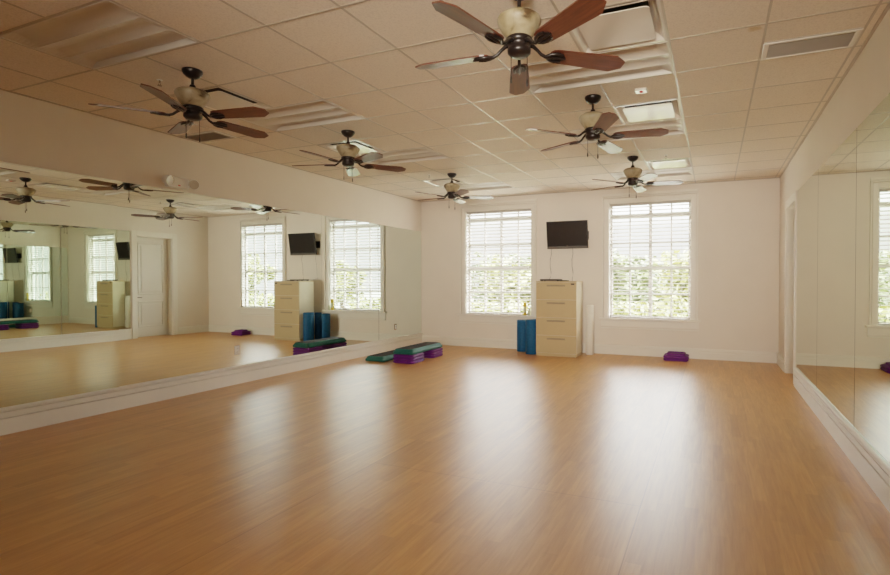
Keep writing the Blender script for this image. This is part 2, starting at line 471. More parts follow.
make_window(2, W1, 'right window with white blind and greenery outside', [(2.54, .055), (2.04, .035), (1.58, .065), (1.11, .035)], [(-1.425, .03), (-1.06, .06), (-0.70, .03)])

def make_blind(w, label, tilt):
    root = thing('window_blind', label, 'blind', ((w[0] + w[1]) / 2, D + 0.045, WZ1 - 0.014), 0, 'window blinds on the far wall')
    hw = (w[1] - w[0]) / 2 - 0.018
    MB().box(-hw, hw, -0.03, 0.03, -0.045, 0, c=0.003).build('headrail', M['slat'], root)
    b = MB(); n = 31; top = -0.075; bot = WZ0 - WZ1 + 0.055
    for k in range(n):
        z = top + (bot - top) * k / (n - 1)
        c, s = math.cos(tilt), math.sin(tilt)
        pts = []
        for (u, v) in ((-0.031, -0.002), (0.031, -0.002), (0.031, 0.002), (-0.031, 0.002)):
            pts.append((u * c - v * s, z + u * s + v * c))
        b.prism([(p[0], p[1]) for p in pts], -hw, hw, xf=lambda q: (q[2], q[0], q[1]))
    b.build('slats', M['slat'], root)
    MB().box(-hw, hw, -0.028, 0.028, bot - 0.04, bot - 0.022, c=0.003).build('bottom_rail', M['slat'], root)
    for x in (-hw + 0.14, 0.0, hw - 0.14):
        b = MB()
        for y in (-0.031, 0.031): b.tube([(x, y, -0.04), (x, y, bot - 0.03)], 0.0016, 6)
        b.build('ladder_cord', M['slat'], root)
    wd = MB().tube([(-hw + 0.08, -0.036, -0.04), (-hw + 0.08, -0.040, -0.85)], 0.0045, 8)
    wd.build('tilt_wand', M['slat'], root)
    return root
make_blind(W0, 'white horizontal slat blind in the left window, beside the cabinet', R(-22))
make_blind(W1, 'white horizontal slat blind in the right window, above the purple risers', R(-12))

# ================================================================ MIRRORS
def mirror(side, y0, y1, z0, z1, label, lean=0.0):
    g = 0.005
    if side == 'left': x0, x1 = XL + 0.001, XL + 0.008
    else: x0, x1 = XR - 0.008, XR - 0.001
    b = MB().box(x0, x1, y0 + g, y1 - g, z0, z1, M['mirroredge'])
    if side == 'left':                                    # the left panels are hung a hair out of true
        ym = (y0 + y1) / 2
        b.v = [(x + 0.78 * lean + (y - ym) * lean, y, z) for x, y, z in b.v]
    face = 5 if side == 'left' else 4                     # the side turned to the room
    b.mats.append(M['mirror' + side]); b.mi[face] = 1
    o = b.build('wall_mirror', None)
    return tag(o, label, 'mirror', 'frameless wall mirrors on the %s wall' % side)
LM = [(7.905, 9.405, 'narrow looking frameless mirror panel at the far corner of the left wall'),
      (6.405, 7.905, 'left wall mirror panel second from the far corner, behind the aerobic steps'),
      (4.915, 6.405, 'left wall mirror panel third from the far corner, reflecting the cabinet and right window'),
      (3.400, 4.915, 'left wall mirror panel with the white outlet, reflecting the white door'),
      (1.880, 3.400, 'nearest left wall mirror panel, at the left edge of the photo'),
      (0.360, 1.880, 'left wall mirror panel nearest the viewer, beyond the photo edge')]
for (y0, y1, l), lean in zip(LM, (0.0, 0.0, 0.0045, 0.0095, 0.0135, 0.0135)): mirror('left', y0, y1, 0.241, 2.400, l, lean)
RM = [(6.050, 7.480, 'right wall mirror panel farthest away, beside the door recess'),
      (4.535, 6.050, 'right wall mirror panel second from the door recess'),
      (3.010, 4.535, 'right wall mirror panel at the right edge of the photo, reflecting the window'),
      (1.490, 3.010, 'right wall mirror panel nearest the viewer, beyond the photo edge')]
for y0, y1, l in RM: mirror('right', y0, y1, 0.241, 2.500, l)

def outlet(y, label, mat='plate', z=0.445):
    root = thing('wall_outlet', label, 'outlet', (XL + (0.022 if y < 6 else 0.008), y, z))
    MB().box(0, 0.006, -0.036, 0.036, -0.058, 0.058, c=0.002).build('cover_plate', M[mat], root)
    for s in (-1, 1):
        o = MB().box(0.005, 0.009, -0.017, 0.017, s * 0.021 - 0.014, s * 0.021 + 0.014, M['plate'], c=0.002)
        o.box(0.0085, 0.0095, -0.009, -0.006, s * 0.021 - 0.005, s * 0.021 + 0.006, M['black'])
        o.box(0.0085, 0.0095, 0.006, 0.009, s * 0.021 - 0.005, s * 0.021 + 0.006, M['black'])
        o.build('socket', None, root)
    return root
outlet(4.83, 'white outlet set in the left mirrors, left of the seam before the purple reflection')
outlet(8.44, 'small outlet set in the corner mirror, above the aerobic steps', 'puttydark')

# ================================================================ CEILING FITTINGS
def make_troffer(label=None):
    root = thing('ceiling_light', label, 'ceiling light', (0, 0, H), 0, 'unlit two lens ceiling lights')
    L, Wd = 2 * T, T
    m = 0.020
    fr = MB()
    for (x0, x1, y0, y1) in ((0.008, L - 0.008, 0.008, m), (0.008, L - 0.008, Wd - m, Wd - 0.008), (0.008, m, m, Wd - m), (L - m, L - 0.008, m, Wd - m)):
        fr.box(x0, x1, y0, y1, -0.003, 0.012)
    fr.build('frame', M['troffer'], root)
    def sect(prof, e0, e1, name, mat):
        b = MB(); n = len(prof)
        cols = [(m, 0.0), (m + 0.075, 1.0), (L - m - 0.075, 1.0), (L - m, 0.0)]
        pts = []
        for x, k in cols:
            for y, z in prof: pts.append((x, y, z * k + 0.001))
        fs = []
        for c in range(3):
            for q in range(n - 1): fs.append((c * n + q, (c + 1) * n + q, (c + 1) * n + q + 1, c * n + q + 1))
        b.faces(pts, fs, None, False)
        return b.build(name, mat, root)
    a = [(m, 0.0)] + [(m + 0.012 + 0.175 * t, 0.034 * math.cos(t * PI / 2) ** 0.8 + 0.002) for t in (0, .15, .3, .45, .6, .75, .9, 1)]
    y_in = a[-1][0]
    sect(a, 0, 0, 'reflector', M['troffer'])
    sect([(Wd - y, z) for y, z in a][::-1], 0, 0, 'reflector', M['troffer'])
    c = [(y_in, 0.002), (y_in + 0.008, -0.004), (y_in + 0.022, 0.004)] + [(y_in + 0.022 + (Wd - 2 * y_in - 0.044) * t, 0.004 + 0.016 * math.sin(PI * t)) for t in (.15, .3, .5, .7, .85)] + [(Wd - y_in - 0.022, 0.004), (Wd - y_in - 0.008, -0.004), (Wd - y_in, 0.002)]
    sect(c, 0, 0, 'lens', M['lens'])
    MB().box(0.012, L - 0.012, 0.012, Wd - 0.012, 0.085, 0.10).build('housing', M['troffer'], root)
    return root
TL = {(-7, -3): 'large unlit recessed ceiling light at the upper left of the photo, nearest the viewer',
      (-7, 0): 'unlit recessed ceiling light behind the near left fan, in the left ceiling row',
      (-7, 3): 'unlit recessed ceiling light just beyond the middle left fan',
      (-7, 7): 'unlit recessed ceiling light above the left window, beyond the far left fan',
      (-2, 0): 'unlit recessed ceiling light just beyond the nearest big fan, touching its square diffuser',
      (-2, 3): 'unlit recessed ceiling light beyond the middle right fan, touching its bright diffuser',
      (-2, 7): 'unlit recessed ceiling light above the right window, beyond the far right fan'}
proto = None
for (i, j) in troffers:
    if proto is None: proto = make_troffer(); o = proto
    else: o = copy_tree(proto)
    o.location = (gx(i), gy(j), H); o['label'] = TL[(i, j)]

def make_diffuser():
    root = thing('air_diffuser', None, 'air vent', (0, 0, H), 0, 'square plaque air diffusers in the ceiling')
    h = T / 2
    # flared frame: rises into the ceiling
    prof = [(h - 0.008, -0.003), (h - 0.022, -0.004), (h - 0.030, 0.002), (h - 0.042, 0.016), (h - 0.062, 0.030), (h - 0.085, 0.038)]
    b = MB(); pts = []; fs = []
    for a, z in prof: pts += [(-a, -a, z), (a, -a, z), (a, a, z), (-a, a, z)]
    for k in range(len(prof) - 1):
        for q in range(4):
            q2 = (q + 1) % 4
            fs.append((k * 4 + q, k * 4 + q2, k * 4 + 4 + q2, k * 4 + 4 + q))
    b.faces(pts, fs, None, False)
    b.build('flared_frame', M['plaque'], root)
    MB().box(-h + 0.05, h - 0.05, -h + 0.05, h - 0.05, 0.075, 0.085).build('duct_opening', M['dark'], root)
    b = MB()
    for (x0, x1, y0, y1) in ((-h + .05, -h + .06, -h + .05, h - .05), (h - .06, h - .05, -h + .05, h - .05), (-h + .06, h - .06, -h + .05, -h + .06), (-h + .06, h - .06, h - .06, h - .05)):
        b.box(x0, x1, y0, y1, 0.036, 0.08)
    b.build('duct_collar', M['dark'], root)
    p = MB(); a = h - 0.075
    r = 0.03; out = []
    for cx, cy, s in ((a - r, a - r, 0), (-a + r, a - r, 90), (-a + r, -a + r, 180), (a - r, -a + r, 270)):
        for t in (0, 30, 60, 90): out.append((cx + r * math.cos(R(s + t)), cy + r * math.sin(R(s + t))))
    p.prism(out, -0.010, -0.004)
    p.build('plaque', M['plaque'], root)
    for sx in (-1, 1):
        MB().box(sx * 0.12 - 0.006, sx * 0.12 + 0.006, -0.006, 0.006, -0.004, 0.075).build('hanger', M['dark'], root)
    return root
DL = {(-7, -1): 'square white air diffuser behind the near left fan',
      (-7, 2): 'square white air diffuser behind the middle left fan',
      (-7, 6): 'square white air diffuser behind the far left fan',
      (-1, -1): 'square white air diffuser at the top edge of the photo, beside the nearest big fan',
      (-1, 2): 'square white air diffuser with bright window reflection, beside the middle right fan',
      (-1, 6): 'square white air diffuser above the right window, beside the far right fan'}
proto = None
for (i, j) in diffusers:
    if proto is None: proto = make_diffuser(); o = proto
    else: o = copy_tree(proto)
    o.location = (gx(i) + T / 2, gy(j) + T / 2, H); o['label'] = DL[(i, j)]

def make_vent(i, j, label):
    root = thing('return_grille', label, 'air vent', (max(gx(i), XL + 0.0), gy(j) + T / 2, H), 0, 'louvred return grilles in the ceiling')
    w = gx(i + 1) - root.location.x; d = T / 2
    b = MB()
    for (x0, x1, y0, y1) in ((0.008, w - 0.008, 0.008, 0.03), (0.008, w - 0.008, d - 0.03, d - 0.008), (0.008, 0.045, 0.03, d - 0.03), (w - 0.045, w - 0.008, 0.03, d - 0.03)):
        b.box(x0, x1, y0, y1, -0.006, 0.02, c=0.002)
    b.build('frame', M['plaque'], root)
    b = MB()
    n = 14
    for k in range(n):
        y = 0.034 + (d - 0.068) * (k + 0.5) / n
        b.faces([(0.045, y - 0.007, -0.002), (w - 0.045, y - 0.007, -0.002), (w - 0.045, y + 0.005, 0.012), (0.045, y + 0.005, 0.012),
                 (0.045, y - 0.006, -0.004), (w - 0.045, y - 0.006, -0.004), (w - 0.045, y + 0.006, 0.010), (0.045, y + 0.006, 0.010)],
                [(0, 1, 2, 3), (4, 5, 6, 7), (0, 1, 5, 4), (2, 3, 7, 6), (0, 3, 7, 4), (1, 2, 6, 5)])
    b.build('louvres', M['louvre'], root)
    MB().box(0.02, w - 0.02, 0.02, d - 0.02, 0.03, 0.04).build('duct_opening', M['dark'], root)
make_vent(1, 0, 'long grey louvred grille at the upper right of the ceiling, near the right mirrors')
make_vent(-9, 0, 'grey louvred grille below the near left fan, against the left wall')

# small devices on the tiles
s = thing('motion_sensor', 'small white square sensor with red dot on the tile before the bright diffuser', 'sensor', (-0.60, 4.63, zt))
MB().box(-0.05, 0.05, -0.05, 0.05, -0.018, 0, c=0.006).build('case', M['plaque'], s)
MB().lathe([(0.010, -0.026), (0.016, -0.022), (0.018, -0.017)], n=16).build('lens', M['red'], s)
def sprinkler(x, y, label):
    s = thing('sprinkler_head', label, 'sprinkler', (x, y, zt), 0, 'sprinkler heads in the ceiling')
    MB().lathe([(0.022, 0), (0.022, -0.002), (0.010, -0.004)], n=20).build('escutcheon', M['plate'], s)
    b = MB().tube([(0, 0, -0.004), (0, 0, -0.022)], 0.007)
    for k in (-1, 1): b.tube([(0.006 * k, 0, -0.020), (0.014 * k, 0, -0.034), (0.005 * k, 0, -0.046)], 0.0025, 6)
    b.build('frame', M['chrome'], s)
    MB().lathe([(0.017, -0.046), (0.017, -0.049)], n=16).build('deflector', M['chrome'], s)
sprinkler(-4.30, 2.87, 'small sprinkler head on the ceiling left of the near left fan')
sprinkler(-0.60, 7.16, 'small sprinkler head on the tile before the far right diffuser')
sprinkler(-4.20, 7.07, 'small sprinkler head on the ceiling left of the far left fan')

# ---------------------------------------------------------------- ceiling fans
def make_fan():
    root = thing('ceiling_fan', None, 'ceiling fan', (0, 0, H), 0, 'five blade ceiling fans')
    MB().lathe([(0.0, 0.004), (0.074, 0.003), (0.075, -0.010), (0.066, -0.030), (0.046, -0.050), (0.026, -0.062), (0.0, -0.064)], n=36, cap=False).build('canopy', M['bronze'], root)
    MB().lathe([(0.011, -0.055), (0.011, -0.150)], n=16).build('downrod', M['bronze'], root)
    MB().lathe([(0.0, -0.112), (0.018, -0.113), (0.022, -0.120), (0.024, -0.136), (0.034, -0.146), (0.036, -0.155), (0.0, -0.156)], n=24, cap=False).build('collar', M['bronze'], root)
    MB().lathe([(0.0, -0.150), (0.055, -0.152), (0.100, -0.160), (0.122, -0.175), (0.128, -0.190), (0.123, -0.208), (0.108, -0.236), (0.088, -0.264), (0.073, -0.284), (0.066, -0.292), (0.0, -0.293)], n=40, cap=False).build('motor_housing', M['stone'], root)
    MB().lathe([(0.0, -0.286), (0.070, -0.287), (0.077, -0.294), (0.077, -0.312), (0.068, -0.320), (0.064, -0.326), (0.064, -0.348), (0.068, -0.352), (0.066, -0.372), (0.052, -0.386), (0.030, -0.392), (0.0, -0.393)], n=36, cap=False).build('switch_housing', M['bronze'], root)
    # blade outline along +x
    pitch = R(-12)
    zb = -0.362
    def put(p):
        x, y, z = p
        return (x, y * math.cos(pitch) - z * math.sin(pitch), zb + y * math.sin(pitch) + z * math.cos(pitch))
    out = [(0.185, -0.030), (0.200, -0.048), (0.225, -0.056), (0.60, -0.072), (0.655, -0.046), (0.668, 0.0), (0.655, 0.046), (0.60, 0.072), (0.225, 0.056), (0.200, 0.048), (0.185, 0.030)]
    out = [(0.185, -0.030), (0.200, -0.048), (0.225, -0.056), (0.595, -0.072), (0.662, -0.030), (0.662, 0.030), (0.595, 0.072), (0.225, 0.056), (0.200, 0.048), (0.185, 0.030)]
    bl = MB().prism(out, -0.004, 0.004, xf=put)
    br = MB()
    # curved arm from the hub, then a forked plate below the blade
    arm = [(0.060, 0, -0.318), (0.085, 0, -0.322), (0.110, 0, -0.340), (0.135, 0, -0.362), (0.160, 0, -0.372), (0.190, 0, -0.371)]
    br.tube(arm, [0.013, 0.012, 0.010, 0.010, 0.011, 0.010], 10)
    for s in (-1, 1):
        pa = [(0.165, 0.004 * s), (0.190, 0.026 * s), (0.225, 0.036 * s), (0.262, 0.030 * s)]
        br.tube([put((x, y, -0.010)) for x, y in pa], [0.009, 0.010, 0.010, 0.007], 8)
    br.tube([put((x, 0, -0.010)) for x in (0.17, 0.21, 0.25, 0.285)], [0.010, 0.010, 0.009, 0.006], 8)
    br.prism([(0.172, -0.016), (0.205, -0.040), (0.240, -0.042), (0.280, -0.012), (0.280, 0.012), (0.240, 0.042), (0.205, 0.040), (0.172, 0.016)], -0.009, -0.004, xf=put)
    b0 = bl.build('blade', M['blade'], root)
    k0 = br.build('blade_bracket', M['bronze'], b0)
    for k in range(1, 5):
        bb = b0.copy(); COL.objects.link(bb); bb.parent = root; bb.rotation_euler = (0, 0, k * 2 * PI / 5)
        kk = k0.copy(); COL.objects.link(kk); kk.parent = bb
    for q in range(2):
        ch = MB().tube([(0, 0, -0.375), (0, 0, -0.50 - 0.02 * q)], 0.0022, 6).build('pull_chain', M['bronze'], root)
        MB().lathe([(0.0, -0.498 - .02 * q), (0.0045, -0.502 - .02 * q), (0.006, -0.520 - .02 * q), (0.005, -0.540 - .02 * q), (0.0, -0.543 - .02 * q)], n=12, cap=False).build('chain_knob', M['bronze'], ch)
    return root
FANS = [(-1.040, 2.755, 110.4, 'nearest ceiling fan, large at the top centre of the photo, with mahogany blades', 0),
        (-3.865, 2.842, 155.5, 'near left ceiling fan above the wall mounted emergency light', 10),
        (-1.031, 4.642, 151.9, 'middle ceiling fan of the right row, before the bright square diffuser', 0),
        (-3.822, 4.665, 122.4, 'middle ceiling fan of the left row, with a white diffuser behind it', 0),
        (-1.026, 7.095, 157.6, 'far right ceiling fan hanging before the right window', 0),
        (-3.822, 7.130, 28.7, 'far left ceiling fan hanging near the corner, left of the left window', 0)]
proto = None
for x, y, a, l, ca in FANS:
    if proto is None: proto = make_fan(); o = proto
    else: o = copy_tree(proto)
    o.location = (x, y, H); o.rotation_euler = (0, 0, R(a)); o['label'] = l
    va = math.atan2(y, x) - PI / 2 - R(a)         # chains hang to either side of the hub
    cc = [c for c in o.children if c.name.startswith('pull_chain')]
    for q, c in enumerate(cc):
        s = -1 if q == 0 else 1
        c.location = (0.046 * s * math.cos(va), 0.046 * s * math.sin(va), 0)

# ================================================================ WALL THINGS
# emergency light on the left wall
e = thing('emergency_light', 'white twin head emergency light on the left wall above the mirrors', 'emergency light', (XL, 4.03, 2.49))
MB().box(0, 0.075, -0.125, 0.125, -0.062, 0.062, c=0.012).build('case', M['plate'], e)
for s in (-1, 1):
    hd = MB().lathe([(0.0, -0.055), (0.038, -0.052), (0.054, -0.015), (0.060, 0.024), (0.054, 0.032)], n=20, mat=M['plate'], cap=False)
    hd.lathe([(0.053, 0.028), (0.0, 0.022)], n=20, mat=M['lamp'], cap=False)
    mt = Matrix.Translation((0.105, s * 0.150, 0.0)) @ Matrix.Rotation(R(-16 * s), 4, 'Z') @ Matrix.Rotation(R(100), 4, 'Y')
    hd.v = [(mt @ Vector(v))[:] for v in hd.v]
    ho = hd.build('lamp_head', None, e)
MB().box(0.075, 0.078, -0.014, 0.014, -0.04, -0.028).build('indicator', M['red'], e)

# television on its tilting arm
tilt = R(9)
tv = thing('television', 'black flat television tilted down on the far wall above the cabinet', 'television', (-2.545, D, 2.21))
mt = Matrix.Translation((0, -0.125, 0.005)) @ Matrix.Rotation(tilt, 4, 'X')
def tvpart(name, bld, mat):
    bld.v = [(mt @ Vector(v))[:] for v in bld.v]
    return bld.build(name, mat, tv)
hw, hh = 0.395, 0.258
b = MB()
b.box(-hw, hw, -0.028, 0.012, -hh, hh, c=0.006).box(-hw + 0.1, hw - 0.1, 0.012, 0.045, -hh + 0.06, hh - 0.08, c=0.012)
tvpart('case', b, M['black'])
tvpart('screen', MB().box(-hw + 0.022, hw - 0.022, -0.0305, -0.026, -hh + 0.062, hh - 0.022), M['screen'])
tvpart('speaker_strip', MB().box(-hw + 0.004, hw - 0.004, -0.0320, -0.026, -hh + 0.006, -hh + 0.044, c=0.001), M['cord'])
tvpart('logo', MB().box(-0.014, 0.014, -0.0315, -0.029, -hh + 0.051, -hh + 0.057), M['chrome'])
b = MB().box(-0.425, 0.385, -0.014, 0, -0.09, 0.07, c=0.002).box(-0.02, 0.02, -0.09, -0.010, -0.03, 0.03).box(-0.12, 0.12, -0.090, -0.072, -0.08, 0.08)
b.build('wall_mount', M['black'], tv)
for x0, x1, lab in ((-0.335, -0.36, 'thin grey cable hanging from the television left side to the black box'), (0.085, 0.075, 'thin grey cable hanging from the television right side behind the cabinet')):
    b = MB()
    zz = [1.965, 1.86, 1.75, 1.62, 1.50, 1.405]
    b.tube([(-2.545 + x0 + (x1 - x0) * k / 5 + 0.012 * math.sin(k * 1.9), D - 0.045 - 0.02 * math.sin(k), z) for k, z in enumerate(zz)] + ([(-2.545 + x1, D - 0.13, 1.375), (-2.545 + x1, 9.11, 1.368)] if x0 < 0 else [(-2.545 + x1, D - 0.06, 1.25), (-2.545 + x1 + .03, D - 0.05, 0.9), (-2.50, D - 0.06, 0.3), (-2.48, D - 0.10, 0.006)]), 0.0036, 8)
    tag(b.build('cable', M['cord']), lab, 'cable', 'television cables')

# filing cabinet
cab = thing('filing_cabinet', 'putty coloured four drawer lateral filing cabinet between the windows', 'cabinet', (-2.60, 8.745, 0))
W2, DP, HT = 0.375, 0.45, 1.345
b = MB().box(-W2, W2, 0.018, DP, 0.05, HT - 0.018, M['puttylight'], c=0.002)
b.build('body', None, cab)
MB().box(-W2 + 0.005, W2 - 0.005, 0.012, DP - 0.01, 0.0, 0.05).build('plinth', M['putty'], cab)
MB().box(-W2 - 0.001, W2 + 0.001, -0.002, DP + 0.001, HT - 0.018, HT, c=0.003).build('top', M['putty'], cab)
zs = [0.052, 0.372, 0.692, 1.012, HT - 0.020]
for k in range(4):
    z0, z1 = zs[k] + 0.004, zs[k + 1] - 0.004
    d = MB().box(-W2 + 0.004, W2 - 0.004, -0.002, 0.0185, z0, z1, c=0.003).build('drawer', M['putty'], cab)
    z = z1 - 0.055
    h = MB().box(-0.165, 0.165, -0.022, -0.002, z - 0.006, z + 0.010, c=0.004)
    h.box(-0.168, 0.168, -0.004, -0.0015, z - 0.016, z + 0.014)
    tag(h.build('handle', M['puttydark'], d), 'long recessed pull handle')
    if k == 3:
        tag(MB().box(0.276, 0.336, -0.005, -0.001, 1.280, 1.303).build('label_plate', M['black'], d), 'small black plate')
MB().lathe([(0.010, 0), (0.010, -0.006)], n=16).build('lock', M['chrome'], cab).location = (-0.32, 0.0, HT - 0.03)

# thin black player on the cabinet
p = thing('disc_player', 'thin black disc player on top of the filing cabinet', 'disc player', (-2.76, 8.98, HT))
MB().box(-0.18, 0.18, -0.11, 0.11, 0.006, 0.036, c=0.003).build('case', M['black'], p)
MB().box(-0.13, 0.02, -0.113, -0.109, 0.016, 0.024).build('tray', M['screen'], p)
for x in (-0.15, 0.15):
    for y in (-0.08, 0.08): MB().lathe([(0.012, 0), (0.012, 0.008)], c=(x, y, 0), n=12).build('foot', M['black'], p)
r = thing('remote_control', 'small black remote lying beside the player on the cabinet', 'remote', (-2.50, 8.97, HT), R(70))
MB().box(-0.025, 0.025, -0.08, 0.08, 0, 0.016, c=0.005).build('case', M['black'], r)
MB().box(-0.015, 0.015, -0.05, 0.06, 0.0155, 0.018, c=0.001).build('buttons', M['cord'], r)

# foam rollers
def roller(x, y, rad, h, mat, label):
    o = MB().lathe([(0.018, 0.004), (rad - 0.008, 0.0), (rad, 0.008), (rad, h - 0.008), (rad - 0.008, h), (0.020, h), (0.016, h - 0.05), (0.0, h - 0.051)], n=40, cap=False)
    o = o.build('foam_roller', M[mat], None, (x, y, 0))
    return tag(o, label, 'foam roller', 'foam rollers standing by the cabinet')
roller(-3.385, 9.165, 0.112, 0.60, 'blue', 'blue foam roller standing farthest left of the cabinet, below the yellow bottle')
roller(-3.105, 8.895, 0.115, 0.635, 'blue', 'blue foam roller standing in front, against the left side of the cabinet')
roller(-3.120, 9.185, 0.085, 0.62, 'blue', 'blue foam roller hidden behind its twin, seen between the others only in the mirror')
roller(-2.095, 9.215, 0.072, 0.91, 'whitefoam', 'tall white foam roller standing right of the cabinet')

# bottles on the left sill
bt = thing('spray_bottle', 'tall yellow bottle standing on the left window sill', 'bottle', (-3.415, D - 0.048, WZ0))
MB().box(-0.031, 0.031, -0.022, 0.022, 0, 0.215, c=0.008).build('body', M['yellow'], bt)
MB().box(-0.030, 0.030, -0.021, 0.021, 0.215, 0.255, c=0.006).build('cap', M['yellow'], bt)
MB().box(-0.026, 0.026, -0.0235, -0.021, 0.06, 0.17).build('label', M['palebottle'], bt)
bt = thing('soap_bottle', 'small pale bottle beside the yellow bottle on the sill', 'bottle', (-3.325, D - 0.048, WZ0))
MB().lathe([(0.0, 0), (0.032, 0.001), (0.034, 0.01), (0.034, 0.085), (0.026, 0.105), (0.013, 0.115), (0.0, 0.116)], n=24, cap=False).build('body', M['palebottle'], bt)
b = MB().lathe([(0.014, 0.112), (0.014, 0.130), (0.005, 0.133), (0.005, 0.152)], n=16)
b.box(-0.006, 0.036, -0.006, 0.006, 0.150, 0.160, c=0.002)
b.build('pump', M['plate'], bt)

# ================================================================ AEROBIC STEPS
def step_platform(label, loc, rz):
    root = thing('aerobic_step', label, 'exercise step', loc, rz, 'teal aerobic step platforms')
    L, Wd, h = 0.54, 0.19, 0.09
    # sloped sides: wider rim at the bottom, narrower deck
    b = MB(); lev = [(0.0, 0.0, 0.012), (0.0, 0.0, 0.040), (0.008, 0.008, 0.050), (0.030, 0.030, 0.088), (0.036, 0.036, 0.090)]
    pts = []; fs = []; n = 16
    def ring(dx, dy, z):
        a, c, r = Wd - dx, L - dy, 0.05; o = []
        for sx, sy, s in ((1, 1, 0), (-1, 1, 90), (-1, -1, 180), (1, -1, 270)):
            for t in (0, 30, 60, 90): o.append((sx * (a - r) + r * math.cos(R(s + t)), sy * (c - r) + r * math.sin(R(s + t)), z))
        return o
    for l in lev: pts += ring(*l)
    for k in range(len(lev) - 1):
        for q in range(n): fs.append((k * n + q, k * n + (q + 1) % n, (k + 1) * n + (q + 1) % n, (k + 1) * n + q))
    fs.append(tuple(range((len(lev) - 1) * n, len(lev) * n))); fs.append(tuple(range(n)))
    b.faces(pts, fs)
    b.build('platform', M['teal'], root)
    p = ring(0.05, 0.05, 0.0895); q = ring(0.052, 0.052, 0.094); b = MB()
    b.faces(p + q, [(k, (k + 1) % n, n + (k + 1) % n, n + k) for k in range(n)] + [tuple(range(n, 2 * n))])
    b.build('rubber_mat', M['mat'], root)
    for s in (-1, 1):
        for t in (-1, 1):
            MB().box(s * 0.12 - 0.045, s * 0.12 + 0.045, t * 0.42 - 0.07, t * 0.42 + 0.07, 0.0, 0.013, c=0.003).build('foot', M['mat'], root)
    return root

def make_riser(label=None):
    root = thing('step_riser', label, 'step riser', (0, 0, 0), 0, 'purple step risers')
    def ring(a, c, r, z):
        o = []
        for sx, sy, s in ((1, 1, 0), (-1, 1, 90), (-1, -1, 180), (1, -1, 270)):
            for t in (0, 30, 60, 90): o.append((sx * (a - r) + r * math.cos(R(s + t)), sy * (c - r) + r * math.sin(R(s + t)), z))
        return o
    n = 16
    def stackrings(lv, name, mat):
        pts = []; fs = []
        for l in lv: pts += ring(*l)
        for k in range(len(lv) - 1):
            for q in range(n): fs.append((k * n + q, k * n + (q + 1) % n, (k + 1) * n + (q + 1) % n, (k + 1) * n + q))
        fs.append(tuple(range(n))); fs.append(tuple(range((len(lv) - 1) * n, len(lv) * n)))
        return MB().faces(pts, fs).build(name, mat, root)
    stackrings([(0.186, 0.186, 0.045, 0.0), (0.186, 0.186, 0.045, 0.006), (0.200, 0.200, 0.05, 0.012), (0.200, 0.200, 0.05, 0.030), (0.192, 0.192, 0.05, 0.042), (0.176, 0.176, 0.05, 0.048), (0.172, 0.172, 0.05, 0.0485)], 'body', M['purple'])
    return root, stackrings
# tall stack by the left mirrors: three risers at each end, one platform across them
SX, SY, SR = -4.70, 7.56, R(1.5)
rp, st = make_riser()
c, s_ = math.cos(SR), math.sin(SR)
first = True
PL = {0: 'bottom', 1: 'middle', 2: 'top'}
for e_, en in ((-0.33, 'near end'), (0.34, 'far end')):
    for k in range(3):
        o = rp if first else copy_tree(rp)
        first = False
        o.location = (SX - s_ * e_, SY + c * e_, 0.0485 * k); o.rotation_euler = (0, 0, SR)
        o['label'] = 'purple riser, %s of three under the %s of the tall teal step' % (PL[k], en)
step_platform('teal aerobic step with charcoal mat, raised on two stacks of purple risers', (SX, SY, 0.1455), SR)
step_platform('low teal aerobic step with charcoal mat, flat on the floor by the left mirrors', (-5.235, 7.53, 0.0), SR)
# loose pair of risers below the right window
PX, PY = -0.585, 9.175
rr, st = make_riser('lower of the two purple risers lying below the right window')
rr.location = (PX, PY, 0)
rt = thing('step_riser', 'upper purple riser with open dark top, lying below the right window', 'step riser', (PX, PY, 0.0485), 0, 'purple step risers')
def ring(a, c, r, z):
    o = []
    for sx, sy, s in ((1, 1, 0), (-1, 1, 90), (-1, -1, 180), (1, -1, 270)):
        for t in (0, 30, 60, 90): o.append((sx * (a - r) + r * math.cos(R(s + t)), sy * (c - r) + r * math.sin(R(s + t)), z))
    return o
lv = [(0.186, 0.186, 0.045, 0.0), (0.200, 0.200, 0.05, 0.008), (0.200, 0.200, 0.05, 0.028), (0.175, 0.175, 0.05, 0.042), (0.150, 0.150, 0.05, 0.046), (0.148, 0.148, 0.05, 0.070), (0.140, 0.140, 0.045, 0.076), (0.122, 0.122, 0.04, 0.076), (0.116, 0.116, 0.04, 0.052)]
pts = []; fs = []; n = 16
for l in lv: pts += ring(*l)
for k in range(len(lv) - 1):
    for q in range(n): fs.append((k * n + q, k * n + (q + 1) % n, (k + 1) * n + (q + 1) % n, (k + 1) * n + q))
fs.append(tuple(range(n)))
MB().faces(pts, fs).build('body', M['purple'], rt)
MB().faces(ring(0.117, 0.117, 0.04, 0.053), [tuple(range(16))]).build('recess', M['purpledark'], rt)

